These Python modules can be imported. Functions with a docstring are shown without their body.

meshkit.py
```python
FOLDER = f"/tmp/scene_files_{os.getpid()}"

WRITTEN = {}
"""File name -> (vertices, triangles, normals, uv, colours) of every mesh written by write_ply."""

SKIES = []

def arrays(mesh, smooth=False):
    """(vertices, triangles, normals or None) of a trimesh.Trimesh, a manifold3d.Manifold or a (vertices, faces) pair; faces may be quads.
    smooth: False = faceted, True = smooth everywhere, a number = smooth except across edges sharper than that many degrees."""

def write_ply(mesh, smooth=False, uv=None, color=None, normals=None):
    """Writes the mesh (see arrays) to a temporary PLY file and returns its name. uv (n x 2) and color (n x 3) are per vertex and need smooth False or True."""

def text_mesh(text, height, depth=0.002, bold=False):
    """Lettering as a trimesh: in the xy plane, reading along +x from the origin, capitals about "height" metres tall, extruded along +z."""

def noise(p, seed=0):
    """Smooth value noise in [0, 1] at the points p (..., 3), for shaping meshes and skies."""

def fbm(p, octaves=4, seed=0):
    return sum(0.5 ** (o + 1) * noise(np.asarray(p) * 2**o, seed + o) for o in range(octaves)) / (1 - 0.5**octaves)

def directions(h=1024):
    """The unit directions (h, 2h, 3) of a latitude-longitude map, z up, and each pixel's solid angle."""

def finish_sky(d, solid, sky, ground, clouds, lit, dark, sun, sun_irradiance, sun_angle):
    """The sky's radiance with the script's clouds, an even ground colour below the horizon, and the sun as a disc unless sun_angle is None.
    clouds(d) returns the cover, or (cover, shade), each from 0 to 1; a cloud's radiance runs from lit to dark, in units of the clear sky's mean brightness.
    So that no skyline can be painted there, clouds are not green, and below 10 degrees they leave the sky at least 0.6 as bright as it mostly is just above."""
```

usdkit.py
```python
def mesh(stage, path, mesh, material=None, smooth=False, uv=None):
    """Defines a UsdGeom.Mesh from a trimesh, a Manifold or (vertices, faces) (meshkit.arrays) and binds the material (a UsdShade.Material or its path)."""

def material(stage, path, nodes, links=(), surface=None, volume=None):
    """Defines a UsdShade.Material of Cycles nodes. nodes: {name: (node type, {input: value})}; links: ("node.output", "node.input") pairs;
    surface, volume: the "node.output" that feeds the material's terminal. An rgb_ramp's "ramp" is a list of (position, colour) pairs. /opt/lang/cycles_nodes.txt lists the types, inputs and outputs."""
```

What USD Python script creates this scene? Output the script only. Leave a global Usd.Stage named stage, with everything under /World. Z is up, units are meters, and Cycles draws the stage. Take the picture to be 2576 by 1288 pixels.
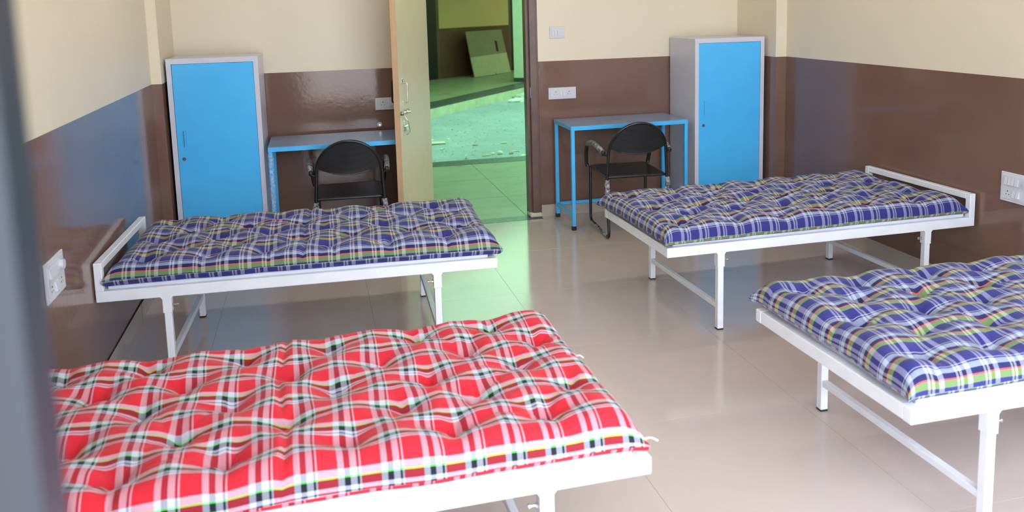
import math, random
import numpy as np
import trimesh
from shapely.geometry import Polygon, box as sbox
from pxr import Gf, Sdf, Usd, UsdGeom, UsdLux, UsdShade, Vt
import meshkit, usdkit

stage = Usd.Stage.CreateInMemory()
UsdGeom.SetStageUpAxis(stage, UsdGeom.Tokens.z)
UsdGeom.SetStageMetersPerUnit(stage, 1.0)
UsdGeom.Xform.Define(stage, '/World')
UsdGeom.Scope.Define(stage, '/World/Looks')

# ------------------------------------------------------------------ camera, sky, exposure
EXPOSURE = 1.75
SKY_COLOR, SKY_STRENGTH = (0.80, 0.88, 1.0), 0.80
LAMP_COLOR, LAMP_POWER = (1.0, 0.96, 0.93), 9.0
cam = UsdGeom.Camera.Define(stage, '/World/camera')
FW = (0.2263438, 0.96418566, -0.13825515)
RT = (0.97232108, -0.23210208, -0.02683911)
UP = (0.0579672, 0.12835353, 0.99003292)
cam.AddTransformOp().Set(Gf.Matrix4d(*RT, 0, *UP, 0, *[-c for c in FW], 0, 0, 0, 1.6216, 1))
cam.CreateHorizontalApertureAttr(36.0)
cam.CreateVerticalApertureAttr(18.0)
cam.CreateVerticalApertureOffsetAttr(-(644 - 312.369) * 36.0 / 2576)
cam.CreateFocalLengthAttr(2122.12 * 36.0 / 2576)
cam.CreateFStopAttr(3.2)
cam.CreateFocusDistanceAttr(4.6)
cam.CreateClippingRangeAttr(Gf.Vec2f(0.01, 200))
cam.CreateExposureAttr(EXPOSURE)
dome = UsdLux.DomeLight.Define(stage, '/World/sky')
dome.CreateIntensityAttr(SKY_STRENGTH)
dome.CreateColorAttr(Gf.Vec3f(*SKY_COLOR))

# two batten lights on the room's ceiling (their housings are built with the room)
LAMPS = ((0.15, 4.35), (2.35, 4.35))
for k, (lx, ly) in enumerate(LAMPS):
    L = UsdLux.RectLight.Define(stage, '/World/tube_light%s/tube' % ('_%03d' % k if k else ''))
    L.CreateWidthAttr(1.2); L.CreateHeightAttr(.09)
    L.CreateIntensityAttr(LAMP_POWER); L.CreateColorAttr(Gf.Vec3f(*LAMP_COLOR))
    L.AddTranslateOp().Set(Gf.Vec3d(0, 0, -.056))

# ------------------------------------------------------------------ helpers
_used = {}
def numbered(parent, name):
    k = (parent, name)
    n = _used.get(k, 0)
    _used[k] = n + 1
    return name if n == 0 else '%s_%03d' % (name, n)

def ppath(parent):
    return '/World' if parent is None else str(parent.GetPath())

def tag(prim, label=None, cat=None, group=None, kind=None):
    for k, v in (('label', label), ('category', cat), ('group', group), ('kind', kind)):
        if v:
            prim.SetCustomDataByKey(k, v)
    return prim

def thing(name, label, cat, loc=(0, 0, 0), rotz=0.0, group=None, kind=None):
    x = UsdGeom.Xform.Define(stage, '/World/' + numbered('/World', name))
    x.AddTranslateOp().Set(Gf.Vec3d(*map(float, loc)))
    x.AddRotateZOp().Set(math.degrees(rotz))
    return tag(x.GetPrim(), label, cat, group, kind)

def obj(name, mesh, mat, parent=None, smooth=False, label=None, cat=None, group=None, kind=None, uv=None):
    pp = ppath(parent)
    m = usdkit.mesh(stage, pp + '/' + numbered(pp, name), mesh, M[mat] if isinstance(mat, str) else mat, smooth, uv)
    return tag(m.GetPrim(), label, cat, group, kind)

def dup(root, loc, rotz, label):
    was = root.GetCustomData()
    r = thing(root.GetName().split('_0')[0], label, was['category'], loc, rotz, was.get('group'))
    r.GetReferences().AddInternalReference(root.GetPath())
    r.SetInstanceable(True)
    return r

def bx(x0, x1, y0, y1, z0, z1, bev=0.0):
    """box with optional chamfered edges"""
    if bev <= 0:
        m = trimesh.creation.box((x1 - x0, y1 - y0, z1 - z0))
    else:
        h = np.array([x1 - x0, y1 - y0, z1 - z0]) / 2
        b = min(bev, *(h * 0.49))
        pts = []
        for s in np.ndindex(2, 2, 2):
            s = np.array(s) * 2 - 1
            for k in range(3):
                p = s * (h - b)
                p[k] = s[k] * h[k]
                pts.append(p)
        m = trimesh.convex.convex_hull(np.array(pts))
    m.apply_translation([(x0 + x1) / 2, (y0 + y1) / 2, (z0 + z1) / 2])
    return m

def cat(*ms):
    return trimesh.util.concatenate([m for m in ms])

def cyl(p0, p1, r, n=16):
    return trimesh.creation.cylinder(radius=r, segment=np.array([p0, p1], float), sections=n)

def spline(pts, n=8):
    p = np.asarray(pts, float)
    q = np.vstack([2 * p[0] - p[1], p, 2 * p[-1] - p[-2]])
    out = []
    for i in range(1, len(q) - 2):
        for t in np.linspace(0, 1, n, endpoint=False):
            a, b, c, d = q[i - 1], q[i], q[i + 1], q[i + 2]
            out.append(0.5 * (2 * b + (c - a) * t + (2 * a - 5 * b + 4 * c - d) * t * t + (3 * b - a - 3 * c + d) * t ** 3))
    out.append(p[-1])
    return np.array(out)

def rounded(pts, r, n=6):
    """polyline with corners rounded by quadratic curves of reach r"""
    p = np.asarray(pts, float)
    out = [p[0]]
    for i in range(1, len(p) - 1):
        a, b, c = p[i - 1], p[i], p[i + 1]
        la, lc = np.linalg.norm(a - b), np.linalg.norm(c - b)
        s, e = b + (a - b) / la * min(r, la * .49), b + (c - b) / lc * min(r, lc * .49)
        for t in np.linspace(0, 1, n):
            out.append((1 - t) ** 2 * s + 2 * t * (1 - t) * b + t * t * e)
    out.append(p[-1])
    return np.array(out)

def tube(pts, r, sides=12, flat=1.0, jitter=0.0, seed=0):
    """swept tube with end caps; flat squashes the second axis"""
    p = np.asarray(pts, float)
    t = np.gradient(p, axis=0)
    t /= np.linalg.norm(t, axis=1, keepdims=True) + 1e-12
    ref = np.array([1.0, 0, 0]) if abs(t[0][0]) < .8 else np.array([0, 0, 1.0])
    a = np.cross(t[0], ref); a /= np.linalg.norm(a)
    A = []
    for k in range(len(p)):
        a = a - t[k] * (a @ t[k]); a /= np.linalg.norm(a)
        A.append(a)
    A = np.array(A); B = np.cross(t, A)
    ang = np.arange(sides) * 2 * np.pi / sides
    rr = np.broadcast_to(r, (len(p),))[:, None] * np.ones((1, sides))
    if jitter:
        rr = rr + np.random.default_rng(seed).normal(0, jitter, rr.shape)
    v = p[:, None] + rr[..., None] * (np.cos(ang)[None, :, None] * A[:, None] + flat * np.sin(ang)[None, :, None] * B[:, None])
    v = np.vstack([v.reshape(-1, 3), p[:1], p[-1:]])
    i, j = np.meshgrid(np.arange(len(p) - 1), np.arange(sides), indexing='ij')
    q = np.stack([i * sides + j, i * sides + (j + 1) % sides, (i + 1) * sides + (j + 1) % sides, (i + 1) * sides + j], -1).reshape(-1, 4)
    f = np.vstack([q[:, [0, 1, 2]], q[:, [0, 2, 3]]])
    e = len(p) * sides; k = np.arange(sides); o = (len(p) - 1) * sides
    f = np.vstack([f, np.stack([np.full(sides, e), (k + 1) % sides, k], 1), np.stack([np.full(sides, e + 1), o + k, o + (k + 1) % sides], 1)])
    m = trimesh.Trimesh(v, f, process=False)
    if m.volume < 0:
        m.invert()
    return m

def extr(poly, h, T=None):
    m = trimesh.creation.extrude_polygon(poly, h, engine='earcut')
    if T is not None:
        m.apply_transform(T)
    return m

# ------------------------------------------------------------------ materials
M = {}
def mat(name, nodes, links=(), surface='p.BSDF'):
    M[name] = usdkit.material(stage, '/World/Looks/' + name, nodes, links, surface)

def plain(name, color, rough=.5, metal=0.0, var=0.06, scale=6.0, bump=0.0, bscale=120.0, coat=0.0, spec=.5):
    """plain paint or metal with a slight mottling and fine relief"""
    c = np.array(color)
    nodes = {'tc': ('texture_coordinate', {}),
             'n': ('noise_texture', {'scale': scale, 'detail': 4.0}),
             'r': ('rgb_ramp', {'ramp': [(.3, tuple(c * (1 - var))), (.7, tuple(np.minimum(c * (1 + var), 1)))]}),
             'p': ('principled_bsdf', {'roughness': rough, 'metallic': metal, 'coat_weight': coat, 'coat_roughness': .08, 'specular_ior_level': spec})}
    links = [('tc.object', 'n.vector'), ('n.fac', 'r.fac'), ('r.color', 'p.base_color')]
    if bump:
        nodes['nb'] = ('noise_texture', {'scale': bscale, 'detail': 3.0})
        nodes['b'] = ('bump', {'strength': bump, 'distance': .002})
        links += [('tc.object', 'nb.vector'), ('nb.fac', 'b.height'), ('b.normal', 'p.normal')]
    mat(name, nodes, links)

BORDER = 1.2024
def wall_paint(name, cream, brown, border, rb=.13):
    """cream emulsion above, glossy brown oil paint below a sharp line at height border"""
    cream, brown = np.array(cream), np.array(brown)
    mat(name, {
        'g': ('geometry', {}), 's': ('separate_xyz', {}),
        'gt': ('math', {'math_type': 'greater_than', 'value2': border}),
        'n': ('noise_texture', {'scale': 1.6, 'detail': 5.0}),
        'rc': ('rgb_ramp', {'ramp': [(.3, tuple(cream * .96)), (.7, tuple(cream * 1.03))]}),
        'rb': ('rgb_ramp', {'ramp': [(.3, tuple(brown * .9)), (.7, tuple(brown * 1.12))]}),
        'm': ('mix_color', {}),
        'sp': ('voronoi_texture', {'scale': 9.0, 'randomness': 1.0}),
        'spn': ('noise_texture', {'scale': 2.2, 'detail': 2.0}),
        'spt': ('math', {'math_type': 'multiply_add', 'value2': .028, 'value3': -.012}),
        'spc': ('math', {'math_type': 'less_than'}),
        'm2': ('mix_color', {'b': (.55, .5, .46)}),
        'rr': ('mix_float', {'a': rb, 'b': .42}),
        'rn': ('noise_texture', {'scale': 3.0, 'detail': 3.0}),
        'ra': ('math', {'math_type': 'multiply_add', 'value2': .10, 'value3': -.05}),
        'rs': ('math', {'math_type': 'add'}),
        'nb': ('noise_texture', {'scale': 26.0, 'detail': 3.0}),
        'b': ('bump', {'strength': .10, 'distance': .004}),
        'p': ('principled_bsdf', {})},
        [('g.position', 's.vector'), ('s.z', 'gt.value1'), ('g.position', 'n.vector'), ('n.fac', 'rc.fac'), ('n.fac', 'rb.fac'),
         ('gt.value', 'm.fac'), ('rb.color', 'm.a'), ('rc.color', 'm.b'),
         ('g.position', 'sp.vector'), ('g.position', 'spn.vector'), ('spn.fac', 'spt.value1'), ('sp.distance', 'spc.value1'), ('spt.value', 'spc.value2'),
         ('spc.value', 'm2.fac'), ('m.result', 'm2.a'), ('m2.result', 'p.base_color'),
         ('gt.value', 'rr.fac'), ('g.position', 'rn.vector'), ('rn.fac', 'ra.value1'), ('rr.result', 'rs.value1'), ('ra.value', 'rs.value2'), ('rs.value', 'p.roughness'),
         ('g.position', 'nb.vector'), ('nb.fac', 'b.height'), ('b.normal', 'p.normal')])

CREAM, BROWN = (.76, .67, .51), (.185, .102, .078)
wall_paint('wall_paint', CREAM, BROWN, BORDER, .11)
wall_paint('corridor_paint', (.62, .38, .18), (.13, .055, .035), 1.16, .3)
plain('cream_plain', CREAM, .5, bump=.1)
plain('ceiling_white', (.84, .81, .74), .8)
plain('exterior_wall', (.68, .64, .57), .8, bump=.3, bscale=40)

def stone(name, color, rough, var, scale=3.0):
    c = np.array(color)
    mat(name, {'g': ('geometry', {}), 'oi': ('object_info', {}),
               'n': ('noise_texture', {'scale': scale, 'detail': 6.0, 'roughness': .6}),
               'mp': ('mapping', {'scale': (1.0, 5.0, 1.0)}),
               'n2': ('noise_texture', {'scale': 2.4, 'detail': 5.0, 'roughness': .7}),
               'r': ('rgb_ramp', {'ramp': [(.25, tuple(c * (1 - var))), (.5, tuple(c)), (.8, tuple(np.minimum(c * (1 + var), 1)))]}),
               'mx': ('math', {'math_type': 'multiply_add', 'value2': .5}),
               'h': ('math', {'math_type': 'multiply', 'value2': .5}),
               'rr': ('map_range', {'from_min': .3, 'from_max': .7, 'to_min': rough * .8, 'to_max': rough * 1.5}),
               'p': ('principled_bsdf', {})},
        [('g.position', 'n.vector'), ('g.position', 'mp.vector'), ('mp.vector', 'n2.vector'), ('n.fac', 'h.value1'), ('n2.fac', 'mx.value1'), ('h.value', 'mx.value3'),
         ('mx.value', 'r.fac'), ('r.color', 'p.base_color'), ('n.fac', 'rr.value'), ('rr.result', 'p.roughness')])

stone('floor_tile', (.55, .46, .42), .12, .03)
stone('skirting_tile', (.44, .38, .32), .3, .07)
stone('corridor_tile', (.26, .25, .165), .35, .22, 3.0)
stone('granite', (.05, .062, .062), .3, .3, 30)
plain('grout', (.22, .18, .15), .9)
plain('plinth_plaster', (.62, .60, .46), .8, var=.12, bump=.5, bscale=25)
mat('gravel', {'g': ('geometry', {}), 'n': ('noise_texture', {'scale': 1.3, 'detail': 8.0, 'roughness': .75}),
               'v': ('voronoi_texture', {'scale': 32.0, 'randomness': 1.0}), 'f': ('noise_texture', {'scale': 55.0, 'detail': 4.0, 'roughness': .8}),
               'a': ('math', {'math_type': 'multiply_add', 'value2': .55}), 'h': ('math', {'math_type': 'multiply', 'value2': .45}),
               'r': ('rgb_ramp', {'ramp': [(.30, (.25, .28, .36)), (.46, (.40, .43, .53)), (.62, (.54, .56, .66))]}),
               'b': ('bump', {'strength': .9, 'distance': .02}), 'p': ('principled_bsdf', {'roughness': .95})},
    [('g.position', 'n.vector'), ('g.position', 'v.vector'), ('g.position', 'f.vector'), ('f.fac', 'h.value1'), ('n.fac', 'a.value1'), ('h.value', 'a.value3'),
     ('a.value', 'r.fac'), ('r.color', 'p.base_color'), ('f.fac', 'b.height'), ('b.normal', 'p.normal')])
plain('rubble', (.50, .48, .44), .9, var=.3, scale=30, bump=.5)
plain('rubble_white', (.85, .84, .80), .8, var=.1)
plain('rubble_tile', (.70, .64, .48), .6, var=.1)
plain('frame_brown', (.135, .070, .060), .32, var=.15, bump=.3, bscale=60)
plain('dark_door', (.018, .014, .012), .4)
plain('column_paint', (.70, .72, .58), .6)
plain('blue_paint', (.075, .50, .96), .24, var=.03, spec=.5)
plain('locker_grey', (.60, .62, .72), .22, var=.02)
plain('bed_white', (.80, .82, .87), .28, var=.04, scale=10, bump=.08, bscale=60)
plain('deck_white', (.70, .73, .82), .3, var=.04)
plain('desk_laminate', (.24, .34, .52), .22, var=.06)
plain('black_gloss', (.012, .012, .014), .18, var=.2)
plain('black_rubber', (.012, .012, .012), .6)
plain('armrest_black', (.016, .016, .017), .35)
plain('chrome', (.70, .70, .69), .18, 1.0)
plain('dark_hole', (.02, .02, .02), .9)
plain('white_plastic', (.62, .63, .68), .25, var=.02)
plain('aluminium', (.012, .015, .025), .4, .0, var=.1)
plain('aluminium_dark', (.010, .011, .018), .5, var=.1)
plain('window_rail', (.020, .019, .036), .4, var=.1)
plain('fan_white', (.8, .8, .8), .4)

# perforated sheet metal (seat and back of the chairs)
mat('perforated_black', {'tc': ('texture_coordinate', {}), 'v': ('voronoi_texture', {'scale': 110.0, 'randomness': .0}),
    'lt': ('math', {'math_type': 'greater_than', 'value2': .32}), 'b': ('bump', {'strength': .35, 'distance': .0015}),
    'r': ('rgb_ramp', {'ramp': [(0, (.003, .003, .003)), (1, (.016, .016, .018))], 'interpolate': False}),
    'p': ('principled_bsdf', {'roughness': .32})},
    [('tc.object', 'v.vector'), ('v.distance', 'lt.value1'), ('lt.value', 'b.height'), ('lt.value', 'r.fac'), ('r.color', 'p.base_color'), ('b.normal', 'p.normal')])

# clear polythene wrapping
mat('polythene', {'tc': ('texture_coordinate', {}), 'n': ('noise_texture', {'scale': 60.0, 'detail': 3.0}), 'b': ('bump', {'strength': .9, 'distance': .006}),
    't': ('transparent_bsdf', {'color': (.93, .95, .97)}), 'g': ('principled_bsdf', {'base_color': (.72, .75, .8), 'roughness': .18}),
    'cr': ('map_range', {'from_min': .42, 'from_max': .68, 'to_min': .10, 'to_max': .75, 'clamp': True}), 'm': ('mix_closure', {})},
    [('tc.object', 'n.vector'), ('n.fac', 'b.height'), ('b.normal', 'g.normal'), ('n.fac', 'cr.value'), ('cr.result', 'm.fac'), ('t.BSDF', 'm.closure1'), ('g.BSDF', 'm.closure2')], 'm.closure')

# door veneer: pale ply with a faint vertical grain
def wood(name, c, rough=.42, var=.08):
    c = np.array(c)
    mat(name, {'tc': ('texture_coordinate', {}), 'mp': ('mapping', {'scale': (34.0, 34.0, 1.2)}), 'n': ('noise_texture', {'scale': 1.0, 'detail': 4.0}),
        'r': ('rgb_ramp', {'ramp': [(.25, tuple(c * (1 - var))), (.75, tuple(np.minimum(c * (1 + var), 1)))]}),
        'p': ('principled_bsdf', {'roughness': rough})},
        [('tc.object', 'mp.vector'), ('mp.vector', 'n.vector'), ('n.fac', 'r.fac'), ('r.color', 'p.base_color')])
wood('door_veneer', (.70, .63, .44), .33, .025)
wood('door_edge', (.55, .36, .20), .5, .12)
wood('ply_board', (.25, .17, .12), .7, .15)
wood('ply_board_light', (.46, .36, .25), .7, .12)

# green fibreglass roof sheet over the courtyard: lets tinted daylight through
mat('green_sheet', {'t': ('transparent_bsdf', {'color': (.48, .71, .505)}), 'd': ('translucent_bsdf', {'color': (.2, .45, .3)}), 'm': ('mix_closure', {'fac': .1})},
    [('t.BSDF', 'm.closure1'), ('d.BSDF', 'm.closure2')], 'm.closure')

# plaid cotton: warp and weft stripe sequences, woven half and half
def plaid(name, warp, weft, pu, pv, flipv=False):
    def ramp(seq):
        tot = sum(w for w, _ in seq); pos = 0; out = []
        for w, c in seq:
            out.append((pos / tot, c)); pos += w
        return {'ramp': out, 'interpolate': False}
    nodes = {'tc': ('texture_coordinate', {}), 's': ('separate_xyz', {}),
             'du': ('math', {'math_type': 'multiply', 'value2': (-1 if flipv else 1) / pu}), 'dv': ('math', {'math_type': 'multiply', 'value2': (-1 if flipv else 1) / pv}),
             'fu': ('math', {'math_type': 'floored_modulo', 'value2': 1.0}), 'fv': ('math', {'math_type': 'floored_modulo', 'value2': 1.0}),
             'ru': ('rgb_ramp', ramp(warp)), 'rv': ('rgb_ramp', ramp(weft)),
             'wn': ('noise_texture', {'scale': 700.0, 'detail': 1.0}),
             'wr': ('map_range', {'from_min': .3, 'from_max': .7, 'to_min': .46, 'to_max': .68}),
             'm': ('mix_color', {}),
             'b': ('bump', {'strength': .25, 'distance': .0006}),
             'p': ('principled_bsdf', {'roughness': .78, 'sheen_weight': .12, 'specular_ior_level': .25})}
    mat(name, nodes, [('tc.UV', 's.vector'), ('s.x', 'du.value1'), ('s.y', 'dv.value1'), ('du.value', 'fu.value1'), ('dv.value', 'fv.value1'),
                      ('fu.value', 'ru.fac'), ('fv.value', 'rv.fac'), ('tc.UV', 'wn.vector'), ('wn.fac', 'wr.value'), ('wr.result', 'm.fac'),
                      ('ru.color', 'm.a'), ('rv.color', 'm.b'), ('m.result', 'p.base_color'), ('wn.fac', 'b.height'), ('b.normal', 'p.normal')])
R_, W_, K_, G_ = (.62, .018, .034), (.52, .54, .64), (.010, .012, .022), (.12, .85, .06)
plaid('plaid_red', [(.466, R_), (.145, W_), (.137, K_), (.153, W_), (.053, K_), (.046, W_)],
      [(.50, R_), (.05, W_), (.022, K_), (.06, W_), (.13, K_), (.03, G_), (.14, W_)], .103, .098)
B_, V_, O_, N_, Y_, H_ = (.029, .029, .185), (.44, .43, .62), (.92, .11, .03), (.006, .007, .014), (.24, .38, .03), (.36, .43, .53)
BW = [(.075, V_), (.047, N_), (.095, V_), (.15, (.022, .022, .13)), (.18, V_), (.453, B_)]
BF = [(.17, Y_), (.045, O_), (.15, N_), (.165, H_), (.04, N_), (.03, V_), (.40, B_)]
plaid('plaid_blue', BW, BF, .098, .104)
plaid('plaid_blue_turned', BW, BF, .098, .104, True)

# ------------------------------------------------------------------ room shell
XL, XR, YB, YW, CEIL = -0.9735, 3.3963, 6.165, 0.40, 2.95
DX0, DX1, DZ = 0.72, 1.662, 2.06     # door opening in the back wall
WX0, WX1, WZ0, WZ1 = -0.22, 3.2, 0.06, 2.70  # window opening

def struct(name, mesh, m, label, c):
    return obj(name, mesh, m, label=label, cat=c, kind='structure')

struct('wall_left', bx(XL - .15, XL, YW - .2, YB + .2, -.05, CEIL), 'wall_paint', 'left side wall painted cream above glossy brown', 'wall')
struct('wall_right', bx(XR, XR + .15, YW - .2, YB + .2, -.05, CEIL), 'wall_paint', 'right side wall painted cream above glossy brown', 'wall')
T_xz = np.array([[1, 0, 0, 0], [0, 0, -1, 0], [0, 1, 0, 0], [0, 0, 0, 1.0]])  # polygon xy -> xz, extrudes towards -y
back = sbox(XL - .15, -.05, XR + .15, CEIL).difference(sbox(DX0, -.1, DX1, DZ))
mb = extr(back, .2, T_xz); mb.apply_translation([0, YB + .2, 0])
struct('wall_back', mb, 'wall_paint', 'back wall with the open doorway, cream above glossy brown', 'wall')
fr = sbox(XL - .15, -.05, XR + .15, CEIL).difference(sbox(WX0, WZ0, WX1, WZ1))
mf = extr(fr, .2, T_xz); mf.apply_translation([0, YW, 0])
struct('wall_front', mf, 'wall_paint', 'wall holding the window the view is taken through', 'wall')
struct('ceiling', bx(XL - .15, XR + .15, YW - .2, YB + .2, CEIL, CEIL + .12), 'ceiling_white', 'plain pale ceiling of the dormitory room', 'ceiling')
struct('trim_1', bx(XL - .01, -0.9134, 5.581, YB + .01, -.02, CEIL, .004), 'wall_paint', 'narrow corner pilaster beside the left locker', 'pillar')
struct('trim_2', bx(3.3117, XR + .01, 5.581, YB + .01, -.02, CEIL, .004), 'wall_paint', 'narrow corner pilaster beside the right locker', 'pillar')

for lx, ly in LAMPS:
    lb = thing('tube_light', ('white batten tube light on the ceiling over the left bed', 'white batten tube light on the ceiling over the right bed')[lx > 1], 'ceiling light', (lx, ly, CEIL))
    obj('housing', bx(-.62, .62, -.05, .05, -.052, 0, .006), 'fan_white', lb)
    for sx in (-1, 1):
        obj('end_cap', bx(sx * .612 - .01, sx * .612 + .01, -.05, .05, -.075, -.05, .003), 'fan_white', lb)

# skirting: thin tile pieces along each wall
def skirting(name, p0, p1, label, n):
    s = thing(name, label, 'skirting', kind='structure')
    p0, p1 = np.array(p0), np.array(p1)
    for k in range(n):
        a, b = p0 + (p1 - p0) * (k / n), p0 + (p1 - p0) * ((k + 1) / n)
        lo, hi = np.minimum(a, b), np.maximum(a, b)
        if hi[0] - lo[0] > hi[1] - lo[1]:
            m = bx(lo[0] + .0008, hi[0] - .0008, lo[1], hi[1], 0, .0928, .002)
        else:
            m = bx(lo[0], hi[0], lo[1] + .0008, hi[1] - .0008, 0, .0928, .002)
        obj('tile', m, 'skirting_tile', s)
skirting('baseboard_left', (XL, YW), (XL + .008, 5.57), 'beige tile skirting along the left wall', 6)
skirting('baseboard_right', (XR - .008, YW), (XR, 5.57), 'beige tile skirting along the right wall', 6)
skirting('baseboard_back', (DX1 + .002, YB - .008), (3.30, YB), 'beige tile skirting under the right desk on the back wall', 2)
skirting('baseboard_back', (-.90, YB - .008), (DX0 - .04, YB), 'beige tile skirting under the left desk on the back wall', 2)

# floor of large tiles
fl = thing('floor', 'beige polished vitrified tile floor of the room', 'floor', kind='structure')
obj('bed_mortar', bx(XL - .1, XR + .1, YW - .1, YB + .2, -.06, -.0035), 'grout', fl)
xs = sorted([1.04 + .8 * k for k in range(-3, 4)]); ys = sorted([6.10 - .8 * k for k in range(0, 9)])
for i in range(len(xs) - 1):
    for j in range(len(ys) - 1):
        x0, x1, y0, y1 = max(xs[i], XL), min(xs[i + 1], XR), max(ys[j], YW), ys[j + 1]
        if x1 - x0 > .02 and y1 - y0 > .02:
            obj('tile', bx(x0 + .0004, x1 - .0004, y0 + .0004, y1 - .0004, -.012, 0, .0004), 'floor_tile', fl)
x0 = xs[-1]
for j in range(len(ys) - 1):
    y0, y1 = max(ys[j], YW), ys[j + 1]
    if y1 - y0 > .02 and XR - x0 > .02:
        obj('tile', bx(x0 + .0006, XR, y0 + .0006, y1 - .0006, -.012, 0, .0008), 'floor_tile', fl)
obj('tile', bx(XL, DX0 - .0, 6.1006, YB, -.012, 0, .0008), 'floor_tile', fl)
obj('tile', bx(DX1, XR, 6.1006, YB, -.012, 0, .0008), 'floor_tile', fl)
struct('trim_3', bx(DX0, DX1, 6.1006, 6.235, -.012, .001, .001), 'granite', 'dark granite threshold strip across the doorway', 'threshold')

# ------------------------------------------------------------------ window: aluminium sliding frame, sashes slid open
win = thing('window_1', 'dark aluminium window frame post blurred at the left edge', 'window', kind='structure')
obj('jamb', bx(WX0, -.150, .385, .475, WZ0, WZ1, .004), 'window_rail', win)
obj('track', bx(-.150, -.141, .415, .45, WZ0, WZ1, .003), 'aluminium_dark', win)
obj('sash_stile', bx(-.150, -.127, .382, .412, WZ0, WZ1, .004), 'aluminium', win)
obj('sash_stile', bx(-.1415, -.134, .42, .445, WZ0, WZ1, .002), 'aluminium', win)
obj('jamb', bx(WX1 - .05, WX1, .36, .44, WZ0, WZ1, .004), 'aluminium', win)
obj('head', bx(WX0, WX1, .36, .44, WZ1 - .05, WZ1, .004), 'aluminium', win)
obj('sill', bx(WX0, WX1, .36, .44, WZ0, WZ0 + .035, .004), 'aluminium', win)
struct('ground', bx(-30, 30, -40, .2, -.75, -.6), 'exterior_wall', 'pale bare ground outside the window', 'ground')

# ------------------------------------------------------------------ doorway
df = thing('door_frame', 'brown painted door frame around the open doorway', 'door frame', kind='structure')
def jamb_poly(xin, xout):
    """rebated jamb profile in plan"""
    s = 1 if xout > xin else -1
    return Polygon([(xin, YB + .12), (xin, YB + .035), (xin + s * .022, YB + .035), (xin + s * .022, YB - .004), (xin + s * .070, YB - .004),
                    (xin + s * .074, YB + .006), (xout, YB + .006), (xout, YB + .12)])
for a, b in ((1.578, 1.662), (.795, .722)):
    m = extr(jamb_poly(a, b) if b > a else jamb_poly(a, b).buffer(0), DZ)
    obj('jamb', m, 'frame_brown', df)
obj('head', bx(DX0, DX1, YB - .004, YB + .12, DZ - .07, DZ, .003), 'frame_brown', df)
obj('strike_plate', bx(1.5985, 1.6005, YB + .004, YB + .028, .93, 1.01), 'chrome', df)
obj('foot_mortar', bx(1.574, 1.668, YB - .012, YB + .1, 0, .035, .008), 'plinth_plaster', df, label='grey mortar smear at the foot of the jamb')

# leaf, hinged on the left jamb, swung well into the room
LW, LT = .785, .036
ang = math.atan2(-.925, -.38)            # direction from the hinge to the free edge
door = thing('door_1', 'pale plywood door leaf standing open into the room', 'door', (.795, YB - .012, 0), ang, kind='structure')
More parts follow.
